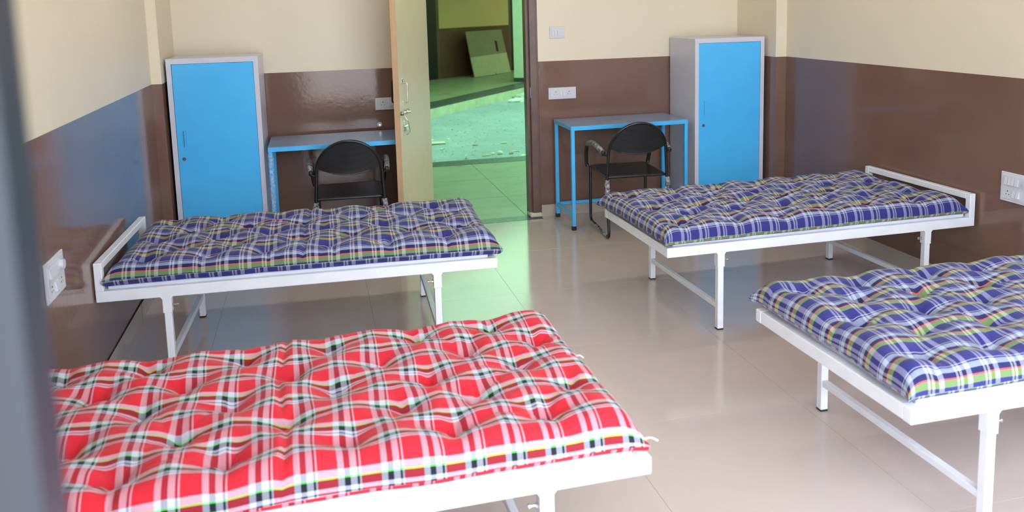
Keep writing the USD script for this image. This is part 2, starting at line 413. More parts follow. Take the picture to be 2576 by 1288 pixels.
# local x: hinge -> free edge; local +y: the side facing the doorway (camera right)
obj('leaf_panel', bx(.004, LW - .007, 0, LT, .012, 2.0, .001), 'door_veneer', door)
obj('edge_lipping', bx(LW - .007, LW, -.0005, LT + .0005, .012, 2.0, .0012), 'door_edge', door, label='tan wooden lipping on the free edge')
h = rounded([(.705, LT, 1.150), (.705, LT + .034, 1.150), (.705, LT + .034, 1.020), (.705, LT, 1.020)], .012)
hp = obj('pull_handle', tube(h, .0045, 10), 'chrome', door, True, label='chrome D shaped pull handle')
for zz in (1.158, 1.012):
    obj('rose', bx(.695, .715, LT - .002, LT + .004, zz - .016, zz + .016, .002), 'chrome', hp)
bo = obj('tower_bolt', tube([(.785, LT + .014, .955), (.60, LT + .014, .955)], .0085, 12), 'chrome', door, True, label='chrome sliding tower bolt')
for xx in (.765, .69, .62):
    obj('bracket', bx(xx - .008, xx + .008, LT - .002, LT + .025, .940, .970, .003), 'chrome', bo)
obj('knob', tube([(.71, LT + .01, .955), (.70, LT + .05, .962)], .007, 10), 'chrome', bo, True)
ha = obj('hasp', bx(.70, .725, LT - .002, LT + .006, .80, .90, .001), 'chrome', door, label='chrome hasp with padlock loop below the bolt')
obj('loop', tube(rounded([(.705, LT + .004, .935), (.705, LT + .03, .90), (.66, LT + .03, .82), (.66, LT + .004, .80)], .02), .003, 8), 'chrome', ha, True)
obj('catch_plate', bx(.650, .735, LT - .002, LT + .018, .83, .868, .004), 'chrome', ha)
hb = rounded([(.70, 0, 1.16), (.70, -.035, 1.16), (.70, -.035, 1.02), (.70, 0, 1.02)], .012)
obj('pull_handle', tube(hb, .006, 10), 'black_rubber', door, True, label='dark pull handle on the hidden side')
for zz in (.25, 1.0, 1.78):
    obj('hinge', cyl((0.0, -.006, zz - .05), (0.0, -.006, zz + .05), .007), 'chrome', door)
ds = thing('door_stop', 'small white door stop knob on the wall behind the door leaf', 'door stop', (.454, YB, .794))
obj('plate', cyl((0, 0, 0), (0, -.004, 0), .018), 'white_plastic', ds)
obj('stem', cyl((0, -.003, 0), (0, -.030, 0), .007), 'chrome', ds)

# ------------------------------------------------------------------ corridor and courtyard beyond the door
cf = thing('corridor_floor', 'dusty tiled corridor floor outside the doorway', 'floor', kind='structure')
obj('slab', bx(-4, 8, 6.236, 8.80, -.3, -.004), 'grout', cf)
cx = [1.56 + .8 * k for k in range(-3, 4)]; cy = [6.236, 6.95, 7.75, 8.53]
for i in range(len(cx) - 1):
    for j in range(3):
        obj('tile', bx(cx[i] + .0012, cx[i + 1] - .0012, cy[j] + .0012, cy[j + 1] - .0012, -.012, 0, .0008), 'corridor_tile', cf)
obj('edge_strip', bx(-4, 8, 8.531, 8.80, -.03, .002, .003), 'granite', cf, label='dark granite edging strip')

struct('corridor_ceiling', bx(-4, 8, 6.37, 8.9, 2.95, 3.1), 'ceiling_white', 'corridor ceiling slab outside the doorway', 'ceiling')
E1 = np.array([.63, .777]); E2 = np.array([.79, .613])
P1 = np.array([1.751, 13.601]); P2 = np.array([2.843, 19.351])
pa, pb = P1 - E1 * 6, P1 + E1 * 9
wa, wb = P2 - E2 * 6, P2 + E2 * 9
pl = Polygon([pa, pb, wb + (0, 1), wa + (0, 1)])
m = extr(pl, .28); m.apply_translation([0, 0, -.30])
struct('courtyard_plinth', m, 'plinth_plaster', 'plastered edge of the raised walkway across the courtyard', 'plinth')
nrm = np.array([-E1[1], E1[0]])
m = extr(Polygon([pa + nrm * .01, pb + nrm * .01, pb + nrm * .45, pa + nrm * .45]), .025); m.apply_translation([0, 0, -.022])
struct('walkway_edge', m, 'granite', 'dark stone edging of the raised walkway', 'edging')
m = extr(Polygon([pa + nrm * .45, pb + nrm * .45, wb, wa]), .022); m.apply_translation([0, 0, -.021])
struct('walkway_floor', m, 'corridor_tile', 'dusty floor of the raised walkway under the far wall', 'floor')
# far wall
def seg(p, q, t0, t1, th, z0, z1):
    p, q = np.array(p), np.array(q); d = q - p; L = np.linalg.norm(d); d = d / L; n = np.array([-d[1], d[0]])
    a, b = p + d * t0, p + d * t1
    mm = extr(Polygon([a, b, b + n * th, a + n * th]), z1 - z0); mm.apply_translation([0, 0, z0]); return mm
struct('wall_courtyard', cat(seg(P2, P2 + E2, .06, 2.60, .2, -.02, 3.0), seg(P2, P2 + E2, -6, -1.02, .2, -.02, 3.0), seg(P2, P2 + E2, 3.75, 9, .2, -.02, 3.0),
                             seg(P2, P2 + E2, -1.02, .06, .2, 2.2, 3.0), seg(P2, P2 + E2, 2.60, 3.75, .2, 2.2, 3.0)),
       'corridor_paint', 'far wall across the courtyard, yellow above brown', 'wall')
for t0, t1, lab in ((-1.02, .06, 'dark doorway at the left of the far courtyard wall'), (2.60, 3.75, 'dark doorway behind the pale courtyard column')):
    d2 = thing('door_2' if t0 < 0 else 'door_3', lab, 'door', kind='structure')
    obj('leaf_panel', seg(P2, P2 + E2, t0 + .09, t1 - .09, -.04 + .2, -.02, 2.12), 'dark_door', d2)
    for a, b in ((t0, t0 + .09), (t1 - .09, t1)):
        obj('jamb', seg(P2, P2 + E2, a, b, .14, -.02, 2.2), 'frame_brown', d2)
n2 = np.array([E2[1], -E2[0]])
colm = extr(Polygon([(4.24, 17.73), (4.62, 17.52), (4.80, 17.86), (4.42, 18.07)]), 3.2)
c = thing('courtyard_column', 'pale square column lit green at the courtyard walkway', 'column', kind='structure')
m = colm.copy(); m.apply_translation([0, 0, .0]); obj('shaft', m, 'column_paint', c)
m = extr(Polygon([(4.24, 17.73), (4.62, 17.52), (4.80, 17.86), (4.42, 18.07)]).buffer(.012, join_style=2), .09); obj('skirting', m, 'granite', c)
struct('walkway_ceiling', extr(Polygon([pa + nrm * .3, pb + nrm * .3, wb + (0, 1), wa + (0, 1)]), .15, trimesh.transformations.translation_matrix([0, 0, 2.95])), 'ceiling_white', 'ceiling slab over the raised walkway', 'ceiling')
struct('wall_courtyard_left', bx(-4.2, -4, 6.2, 24, -.4, 4.6), 'corridor_paint', 'side wall closing the courtyard on the left', 'wall')
struct('wall_courtyard_right', bx(9, 9.2, 6.2, 28, -.4, 4.6), 'corridor_paint', 'side wall closing the courtyard on the right', 'wall')
struct('wall_courtyard_upper', cat(bx(-4, 9, 8.6, 8.72, 3.1, 4.6), bx(-4, 9, 23.9, 24, -.4, 4.6)), 'corridor_paint', 'upper courtyard wall above the corridor ceiling', 'wall')
struct('wall_corridor', cat(bx(-4, XL - .15, 6.2, 6.37, -.3, 3.1), bx(XR + .15, 9, 6.2, 6.37, -.3, 3.1)), 'corridor_paint', 'outer corridor wall either side of the room', 'wall')
struct('courtyard_roof', bx(-4, 9, 8.85, 24, 3.04, 3.05), 'green_sheet', 'translucent green sheet roof over the courtyard', 'roof')

rng = np.random.default_rng(5)
gx, gy = np.meshgrid(np.linspace(-4, 9, 150), np.linspace(8.78, 20.5, 150), indexing='ij')
gz = -.205 + .05 * meshkit.fbm(np.stack([gx * .9, gy * .9, 0 * gx], -1), 4, 3) + .025 * meshkit.fbm(np.stack([gx * 5, gy * 5, 0 * gx], -1), 3, 8)
ii, jj = np.meshgrid(np.arange(149), np.arange(149), indexing='ij'); k0 = ii * 150 + jj
gq = np.stack([k0, k0 + 150, k0 + 151, k0 + 1], -1).reshape(-1, 4)
cg = thing('courtyard_ground', 'bare gravelly courtyard ground lit green beyond the corridor', 'ground', kind='structure')
obj('earth', (np.stack([gx, gy, gz], -1).reshape(-1, 3), gq), 'gravel', cg, smooth=True)
def ground_z(x, y):
    return float(-.205 + .05 * meshkit.fbm(np.array([[x * .9, y * .9, 0]]), 4, 3)[0] + .025 * meshkit.fbm(np.array([[x * 5, y * 5, 0]]), 3, 8)[0])
def pebble(seed, s=(1, 1, .6), sub=1):
    m = trimesh.creation.icosphere(subdivisions=sub, radius=1.0)
    v = m.vertices * (1 + .55 * (meshkit.noise(m.vertices * 1.7 + seed * 7.3, seed)[:, None] - .5)) * s
    return trimesh.Trimesh(v, m.faces, process=False)
# countless small stones
inst = UsdGeom.PointInstancer.Define(stage, str(cg.GetPath()) + '/gravel_stones')
tag(inst.GetPrim(), 'scattered small stones and grit over the courtyard ground', kind='stuff')
protos = []
for k, mm in enumerate(('gravel', 'rubble', 'gravel')):
    p = usdkit.mesh(stage, str(inst.GetPath()) + '/stone_%03d' % k if k else str(inst.GetPath()) + '/stone', pebble(k + 1), M[mm], False)
    protos.append(p.GetPath())
N = 4200
px = rng.uniform(-.2, 5.5, N); py = 8.85 + rng.random(N) ** 1.5 * 7.0
ok = (py < 13.2 + (px - 1.7) * 1.23 - .25)
px, py = px[ok], py[ok]
sc = .003 + .012 * rng.random(len(px)) ** 5
inst.CreatePrototypesRel().SetTargets(protos)
inst.CreateProtoIndicesAttr(Vt.IntArray.FromNumpy(rng.choice(3, len(px), p=[.5, .38, .12]).astype(np.int32)))
pz = -.205 + .05 * meshkit.fbm(np.stack([px * .9, py * .9, 0 * px], -1), 4, 3) + .025 * meshkit.fbm(np.stack([px * 5, py * 5, 0 * px], -1), 3, 8)
inst.CreatePositionsAttr(Vt.Vec3fArray.FromNumpy(np.stack([px, py, pz + sc * .2], -1).astype(np.float32)))
inst.CreateScalesAttr(Vt.Vec3fArray.FromNumpy(np.repeat(sc[:, None], 3, 1).astype(np.float32)))
aa = rng.uniform(0, np.pi, len(px))
q = Vt.QuathArray([Gf.Quath(float(np.cos(a)), 0, 0, float(np.sin(a))) for a in aa]); inst.CreateOrientationsAttr(q)
# larger bits of rubble one by one: x, y, size, material, label
chunks = [(1.57, 11.06, (0.1, 0.06, 0.012), 'rubble_tile', 'flat buff tile fragment at the left of the courtyard ground'),
          (1.74, 9.85, (0.022, 0.022, 0.035), 'rubble_white', 'small bright white pebble close to the corridor edge strip'),
          (2.00, 9.95, (0.055, 0.022, 0.014), 'rubble_tile', 'buff chip near the middle of the corridor edge strip'),
          (2.18, 9.99, (0.035, 0.025, 0.03), 'rubble_white', 'pale stone in the debris near the right jamb'),
          (2.40, 10.12, (0.065, 0.025, 0.014), 'rubble', 'dark flat stone behind the debris by the right jamb'),
          (2.43, 9.77, (0.05, 0.025, 0.016), 'rubble_white', 'white chip at the right end of the debris by the jamb'),
          (2.40, 10.71, (0.05, 0.02, 0.012), 'rubble_tile', 'long buff sliver in the right middle of the courtyard ground'),
          (2.02, 10.73, (0.04, 0.02, 0.015), 'rubble', 'grey stone in the middle of the courtyard ground'),
          (1.53, 11.40, (0.035, 0.02, 0.012), 'rubble_white', 'white chip left of the flat tile fragment'),
          (1.77, 11.41, (0.022, 0.018, 0.014), 'rubble_white', 'small white stone behind the flat tile fragment'),
          (1.55, 10.56, (0.024, 0.018, 0.02), 'rubble_tile', 'small buff stone in front of the flat tile fragment'),
          (2.31, 9.94, (0.03, 0.02, 0.02), 'rubble', 'grey stone in the debris by the right jamb'),
          (2.10, 10.02, (0.03, 0.02, 0.022), 'rubble_white', 'whitish stone at the left end of the debris by the jamb'),
          (3.71, 15.41, (0.14, 0.08, 0.05), 'rubble_white', 'white crumpled debris lying before the far plinth'),
          (3.99, 15.72, (0.1, 0.08, 0.11), 'rubble_white', 'white plaster chunk beside the right jamb before the far plinth'),
          (3.96, 16.13, (0.13, 0.1, 0.06), 'rubble', 'grey debris before the far plinth near the column')]
for k, (x, y, s, mm, lab) in enumerate(chunks):
    z = ground_z(x, y)
    if k == 0:
        m = bx(-s[0], s[0], -s[1], s[1], 0, .014, .002)
    else:
        m = pebble(20 + k, s, 2)
    m.apply_translation([x, y, z + (s[2] * .45 if k else .004)])
    obj('rubble_piece', m, mm, label=lab, cat='rubble', group='loose rubble in the courtyard')

# leaning board on the far wall
fwd = np.array([E2[0], E2[1], 0]); out = np.array([n2[0], n2[1], 0])
b0 = np.array([3.478, 19.456, .003]); b1 = np.array([4.585, 20.503, .003])
uu = (b1 - b0); BWD = np.linalg.norm(uu); uu /= BWD
vv = np.array([3.32, 19.66, 1.06]) - b0; BHT = np.linalg.norm(vv); vv /= BHT
vv -= uu * (vv @ uu) * .0
ww = np.cross(uu, vv); ww /= np.linalg.norm(ww)
Tb = np.eye(4); Tb[:3, 0] = uu; Tb[:3, 1] = vv; Tb[:3, 2] = ww; Tb[:3, 3] = b0 + np.array([.18, -.14, 0])
board = thing('plywood_board', 'dirty plywood board leaning on the far courtyard wall', 'board')
hole = Polygon([(1.10, .56), (1.20, .54), (1.22, .80), (1.12, .83)])
up_ = Polygon([(0, .47), (BWD, .50), (BWD - .01, BHT), (.02, BHT)]).difference(hole)
lo_ = Polygon([(0, 0), (BWD * .56, 0), (BWD * .57, .05), (BWD * .6, .0), (BWD, 0), (BWD, .50), (0, .47)])
obj('panel', extr(up_, .02, Tb), 'ply_board', board)
obj('lower_panel', extr(lo_, .028, Tb), 'ply_board_light', board, label='paler lower strip of the leaning board')

# ------------------------------------------------------------------ beds
BL, BWID, BZ, RT_ = 1.77, .8606, .4461, .0489
def build_bed(label, loc, rotz):
    t = thing('bed', label, 'bed', loc, rotz, 'white steel frame beds')
    hx, hy, w = BL / 2, BWID / 2, .036
    for s in (-1, 1):
        y0, y1 = (hy - w, hy) if s > 0 else (-hy, -hy + w)
        obj('side_rail', bx(-hx, hx, y0, y1, BZ - RT_, BZ, .0025), 'bed_white', t)
    for s in (-1, 1):
        x0, x1 = (hx - w - .001, hx - .001) if s > 0 else (-hx + .001, -hx + w)
        obj('end_rail', bx(x0, x1, -hy + w, hy - w, BZ - RT_ + .0005, BZ - .0005, .0025), 'bed_white', t)
    obj('deck_panel', bx(-hx + .045, hx - .042, -hy + .03, hy - .03, BZ - .012, BZ + .016, .003), 'deck_white', t)
    hb = [obj('headboard_post', bx(-hx, -hx + .034, s * hy - (.034 if s > 0 else 0), s * hy + (.034 if s < 0 else 0), BZ - .002, BZ + .1263, .0025), 'bed_white', t) for s in (-1, 1)]
    obj('headboard_bar', bx(-hx + .0005, -hx + .0335, -hy + .034, hy - .034, BZ + .094, BZ + .1263, .0025), 'bed_white', t)
    for sx in (-1, 1):
        xc = sx * (hx - .2873)
        for sy in (-1, 1):
            yc = sy * (hy - .019)
            lg = obj('leg', bx(xc - .0155, xc + .0155, yc - .0155, yc + .0155, .006, BZ - RT_ - .02, .002), 'bed_white', t)
            zs = BZ - RT_
            obj('sleeve', cat(bx(xc - .019, xc + .019, yc - .019, yc + .019, zs - .072, zs + .004, .0015),
                              trimesh.convex.convex_hull(np.array([(xc + a * (.018 if z < 0 else .027), yc + b * .0185, zs + z) for a in (-1, 1) for b in (-1, 1) for z in (-.010, .002)]))), 'bed_white', lg)
            obj('foot_cap', bx(xc - .016, xc + .016, yc - .016, yc + .016, 0, .008, .001), 'black_rubber', lg)
            zb = BZ - RT_ - .042
            bolt = cat(cyl((xc - sx * .018, yc, zb), (xc - sx * .026, yc, zb), .0075, 6), cyl((xc - sx * .02, yc, zb), (xc - sx * .044, yc, zb), .0032, 10), cyl((xc - sx * .040, yc, zb), (xc - sx * .046, yc, zb), .0065, 10))
            obj('bolt', bolt, 'chrome', lg)
        obj('stretcher', bx(xc - .0125, xc + .0125, -hy + .034, hy - .034, .105, .130, .002), 'bed_white', t)
    return t

def bed_pose(x, y, sx, a):
    """from the fitted head corner at the front to the bed's centre"""
    c, s = math.cos(a), math.sin(a)
    u, v = BL / 2, BWID / 2
    cx, cy_ = x + c * sx * u - s * v, y + s * sx * u + c * v
    return (cx, cy_, 0), (a if sx > 0 else a + math.pi)
pA = bed_pose(-.9690, 3.8402, 1, -.0343)
pB = bed_pose(3.3824, 3.6936, -1, .0146)
pC = bed_pose(3.3832, 1.9761, -1, .0088)
pD = bed_pose(-.9653, 1.8932, 1, .0212)
bedA = build_bed('white steel bed under a blue plaid mattress with its head at the left wall', *pA)
dup(bedA, *pB, 'white steel bed in front of the right locker and desk')
dup(bedA, *pC, 'white steel bed at the lower right corner of the photo, cut by the frame')
dup(bedA, *pD, 'white steel bed under the red plaid mattress')

# ------------------------------------------------------------------ mattresses: tufted cotton quilts
def mattress(label, group, corners_z, L, W, T, mtl, seed, nu, nv, loc, rotz, depth=.04, uvoff=(0, 0), fold=0, Hs=.018):
    rng = np.random.default_rng(seed)
    t = thing('mattress', label, 'mattress', loc, rotz, group)
    R = .080                       # edge rounding and seam height
    Q = R * 1.35                             # fabric used by the rounded edge
    La, Wa = L + 2 * (Q - R), W + 2 * (Q - R)
    na, nb = int(La / .0075), int(Wa / .0075)
    a, b = np.linspace(0, La, na), np.linspace(0, Wa, nb)
    def prof(q, tot):
        e = np.minimum(q, tot - q)
        th = np.clip(e / Q, 0, 1) * np.pi / 2
        inward = np.where(e < Q, R * (1 - np.cos(th)), R + e - Q)
        hgt = np.sin(th) ** .85
        return np.where(q <= tot / 2, inward, tot - 2 * (Q - R) - inward), hgt
    xa, ha = prof(a, La); yb, hb_ = prof(b, Wa)
    X, Y = np.meshgrid(xa, yb, indexing='ij'); Hf = ha[:, None] * hb_[None, :]
    A, Bb = np.meshgrid(a, b, indexing='ij')
    # tufts in a staggered grid
    su, sv = .27, W / (nv + .55)
    tuf = []
    for j in range(nv):
        for i in range(nu):
            x = (i + (.5 if j % 2 == 0 else 0.0)) * su + rng.normal(0, .010)
            y = (j + .775) * sv + rng.normal(0, .010)
            if .09 < x < L - .09:
                tuf.append((x, y))
    tuf = np.array(tuf)
    low = np.zeros_like(X); pull_u = np.zeros_like(X); pull_v = np.zeros_like(X)
    puff = np.ones_like(X) * 1e9
    for (x, y) in tuf:
        r = np.hypot(X - x, Y - y)
        puff = np.minimum(puff, r)
        th = np.arctan2(Y - y, X - x)
        w = 1 + .28 * np.cos(rng.integers(3, 6) * th + rng.uniform(0, 6.3))
        dd = depth * rng.uniform(.75, 1.2)
        low = np.maximum(low, dd * np.exp(-(r / (.052 * w)) ** 1.1))
        g = np.exp(-(r / .07) ** 2)
        pull_u += g * (X - x) * .35; pull_v += g * (Y - y) * .35
    # creases running between neighbouring tufts and out to the edges
    def crease(p, q, dep, wid):
        nonlocal low
        d = q - p; l2 = d @ d
        s = np.clip(((X - p[0]) * d[0] + (Y - p[1]) * d[1]) / l2, 0, 1)
        bend = .012 * np.sin(s * np.pi) * rng.normal()
        nx, ny = -d[1] / np.sqrt(l2), d[0] / np.sqrt(l2)
        dist = np.hypot(X - p[0] - s * d[0] - bend * nx, Y - p[1] - s * d[1] - bend * ny)
        k = dep * (1 - .45 * np.sin(s * np.pi)) * np.exp(-(dist / wid) ** 1.4)
        low = np.maximum(low, k) + .25 * np.minimum(low, k)
    for i in range(len(tuf)):
        for j in range(i):
            dist = np.hypot(*(tuf[i] - tuf[j]))
            if dist < 1.1 * su and rng.random() < .75:
                crease(tuf[i], tuf[j], rng.uniform(.007, .020), rng.uniform(.014, .026))
    for (x, y) in tuf:
        if y < sv * .8 and rng.random() < .8: crease(np.array([x, y]), np.array([x + rng.normal(0, .02), 0.01]), .017, .015)
        if y > W - sv * .8 and rng.random() < .8: crease(np.array([x, y]), np.array([x + rng.normal(0, .02), W - .01]), .017, .015)
        if x < su * .8: crease(np.array([x, y]), np.array([.01, y + rng.normal(0, .015)]), .016, .015)
        if x > L - su * .8: crease(np.array([x, y]), np.array([L - .01, y + rng.normal(0, .015)]), .016, .015)
    xf = fold * L
    low = np.maximum(low, .016 * np.exp(-(np.abs(X - xf - .012 * np.sin(Y * 9)) / .014) ** 1.3)) if fold else low
    P = np.stack([X * 3.1, Y * 3.1, np.full_like(X, seed * 3.7)], -1)
    big = (meshkit.fbm(P, 2, seed) - .5)
    wr = meshkit.fbm(np.stack([X * 26, Y * 15, np.full_like(X, seed)], -1), 3, seed + 4) - .5
    loft = 1 + .16 * big
    pil = .018 * np.clip(puff / .13, 0, 1) ** .8
    hump = np.maximum((T - Hs) * loft + pil - low - .010, .022) + .006 * wr
    Z = Hs + Hf * hump
    # seam outline wobbles with the filling
    def wob(s_, o):
        return .010 * (meshkit.fbm(np.stack([s_ * 6, 0 * s_ + o, 0 * s_ + seed], -1), 2, seed + int(o * 10)) - .5) * 2
    fx, fy = np.clip(X / L, 0, 1), np.clip(Y / W, 0, 1)
    bowl = .016 * (np.sin(np.pi * fx) ** .5), .016 * (np.sin(np.pi * fy) ** .5)
    kc = np.exp(-((np.minimum(X, L - X) ** 2 + np.minimum(Y, W - Y) ** 2) / .018 ** 2)) * .009
    X2 = np.sign(fx - .5) * kc + X + (1 - fx) ** 6 * (wob(Y, .3) + bowl[1]) + fx ** 6 * (wob(Y, 1.3) - bowl[1])
    Y2 = np.sign(fy - .5) * kc + Y + (1 - fy) ** 6 * (wob(X, 2.3) + bowl[0]) + fy ** 6 * (wob(X, 3.3) - bowl[0])
    uvu = A - pull_u * .5 + .008 * (meshkit.fbm(P * 1.3, 2, seed + 9) - .5) + uvoff[0]
    uvv = Bb - pull_v * .5 + .010 * (meshkit.fbm(P * 1.1, 2, seed + 17) - .5) + uvoff[1]
    # underside: same grid folded below the seam
    drop = np.clip(np.minimum(np.minimum(A, La - A), np.minimum(Bb, Wa - Bb)) / .05, 0, 1)
    Zb = Hs - (Hs - .001) * np.sin(drop * np.pi / 2)
    inx = .016 * np.sin(np.clip(drop, 0, 1) * np.pi) * 0
    n = na * nb
    V = np.vstack([np.stack([X2, Y2, Z], -1).reshape(-1, 3), np.stack([X2, Y2, Zb], -1).reshape(-1, 3)])
    V[:, 0] -= L / 2; V[:, 1] -= W / 2
    uv = np.vstack([np.stack([uvu, uvv], -1).reshape(-1, 2), np.stack([uvu + .031, -uvv], -1).reshape(-1, 2)])
    ii, jj = np.meshgrid(np.arange(na - 1), np.arange(nb - 1), indexing='ij'); k0 = ii * nb + jj
    qt = np.stack([k0, k0 + nb, k0 + nb + 1, k0 + 1], -1).reshape(-1, 4)
    qb = qt[:, ::-1] + n
    obj('cover', (V, np.vstack([qt, qb])), mtl, t, True, uv=uv)
    return t

MZ = BZ + .0162
G = 'plaid cotton mattresses'
def mpose(p0, p1, p2, head_left):
    """front left, front right and far-side pixel corners unprojected on the deck"""
    p0, p1, p2 = map(np.array, (p0, p1, p2))
    d = p1 - p0; a = math.atan2(d[1], d[0])
    n = np.array([-math.sin(a), math.cos(a)])
    return a, n
def place(fl, a, L, W):
    c, s = math.cos(a), math.sin(a)
    return (fl[0] + c * L / 2 - s * W / 2, fl[1] + s * L / 2 + c * W / 2, MZ), a
aA = -.062
mattress('blue plaid tufted mattress with its head at the left wall', G, 0, 1.745, .90, .094, 'plaid_blue', 11, 10, 5, *place((-.93, 3.845), aA * .6, 1.745, .88), uvoff=(.0, .098), fold=.48, Hs=.030)
mattress('blue plaid tufted mattress on the bed before the right locker', G, 0, 1.742, .89, .094, 'plaid_blue_turned', 23, 10, 5, *place((1.590, 3.640), .030, 1.742, .89), uvoff=(.03, -.003))
mattress('blue plaid tufted mattress at lower right, cut by the photo edge', G, 0, 1.728, .885, .094, 'plaid_blue', 37, 10, 5, *place((1.606, 1.960), .0089, 1.728, .885), uvoff=(.0, .094))
mD = mattress('red plaid tufted mattress in the foreground', G, 0, 1.712, .875, .104, 'plaid_red', 53, 10, 5, *place((-.921, 1.886), .0212, 1.712, .875), uvoff=(.02, .059), fold=.465)
for (yy, xx, ln) in ((-.43, .852, .03), (.12, .852, .02)):
    obj('thread_end', tube(spline([(xx - .012, yy, .036), (xx + ln * .4, yy - .004, .040), (xx + ln, yy - .012, .033)], 5), .0022, 6), 'plaid_red' if 0 else 'rubble_white', mD, True, label='loose pale seam thread at the corner')

# ------------------------------------------------------------------ lockers
def build_locker(label, w, h, d, loc, rotz):
    t = thing('locker', label, 'locker', loc, rotz, 'blue and grey steel lockers')
    b = .030
    T2 = T_xz.copy()
    outer = sbox(0, .03, w, h)
    ring = outer.difference(sbox(b, .07, w - b, h - b * 1.1))
    obj('body', bx(0, w, .014, d, .03, h, .002), 'locker_grey', t)
    m = extr(ring, .0155, T2); m.apply_translation([0, .0155, 0]); obj('front_frame', m, 'locker_grey', t)
    dr = obj('door', bx(b + .002, w - b - .002, .0025, .0145, .072, h - b * 1.1 - .002, .0015), 'blue_paint', t, label='bright blue sheet steel door')
    hx, hz = .066 + b * .5, h * .62
    ring2 = sbox(hx - .011, hz - .055, hx + .011, hz + .055).difference(sbox(hx - .0085, hz - .052, hx + .0085, hz + .052))
    m = extr(ring2, .003, T2); m.apply_translation([0, .0027, 0]); obj('handle', m, 'blue_paint', dr)
    obj('grip', bx(hx - .008, hx - .006, .0012, .003, hz - .05, hz + .05), 'dark_hole', dr)
    lk = obj('lock', cyl((hx - .014, .003, h * .525), (hx - .014, -.003, h * .525), .0115, 20), 'chrome', dr)
    obj('keyhole', bx(hx - .0205, hx - .0175, -.0036, -.0025, h * .525 - .006, h * .525 + .006), 'dark_hole', dr)
    for s in (0.02, w - .05):
        obj('foot', bx(s, s + .03, .03, .06, 0, .032, .002), 'black_rubber', t); obj('foot', bx(s, s + .03, d - .06, d - .03, 0, .032, .002), 'black_rubber', t)
    return t
lockA = build_locker('blue door grey steel locker in the left corner', .559, 1.350, .448, (-.8975, 5.675, 0), -.0199)
dup(lockA, (2.7268, 5.6989, 0), 0, 'blue door grey steel locker beside the right desk')

# ------------------------------------------------------------------ desks
def build_desk(label, loc, rotz, wrap, Ld=.90, Wd=.44, Hd=.7617):
    t = thing('desk', label, 'desk', loc, rotz, 'blue steel writing desks')
    q = .0125
    obj('top_frame', extr(sbox(0, 0, Ld, Wd).difference(sbox(.025, .025, Ld - .025, Wd - .025)), .028, trimesh.transformations.translation_matrix([0, 0, Hd - .030])), 'blue_paint', t)
    obj('desk_top', bx(.002, Ld - .002, .002, Wd - .002, Hd - .012, Hd, .002), 'desk_laminate', t, label='grey blue laminate top')
    ends = []
    for x in (q + .001, Ld - q - .001):
        for y in (q + .001, Wd - q - .001):
            lg = obj('leg', bx(x - q, x + q, y - q, y + q, .02, Hd - .029, .0015), 'blue_paint', t)
            obj('foot', bx(x - q - .003, x + q + .003, y - q - .003, y + q + .003, 0, .030, .002), 'black_rubber', lg)
            if wrap and x < .1 and y < .1:
                obj('wrapping', tube(np.array([(x, y, z) for z in np.linspace(.05, Hd - .04, 60)]), .0185, 10, jitter=.0011, seed=int(y * 100)), 'polythene', lg, label='clear polythene wrapped round the leg')
    for x in (q + .001, Ld - q - .001):
        obj('side_stretcher', bx(x - .010, x + .010, 2 * q, Wd - 2 * q, .095, .118, .0015), 'blue_paint', t)
    obj('rear_stretcher', bx(2 * q, Ld - 2 * q, Wd - .024, Wd - .004, .095, .118, .0015), 'blue_paint', t)
    return t
build_desk('blue steel desk with grey top to the right of the doorway', (1.7682, 5.6931, 0), 0, False)
build_desk('blue steel desk with polythene wrapped legs partly hidden by the door leaf', (-.3093, 5.5866, 0), 0, True, Wd=.50)

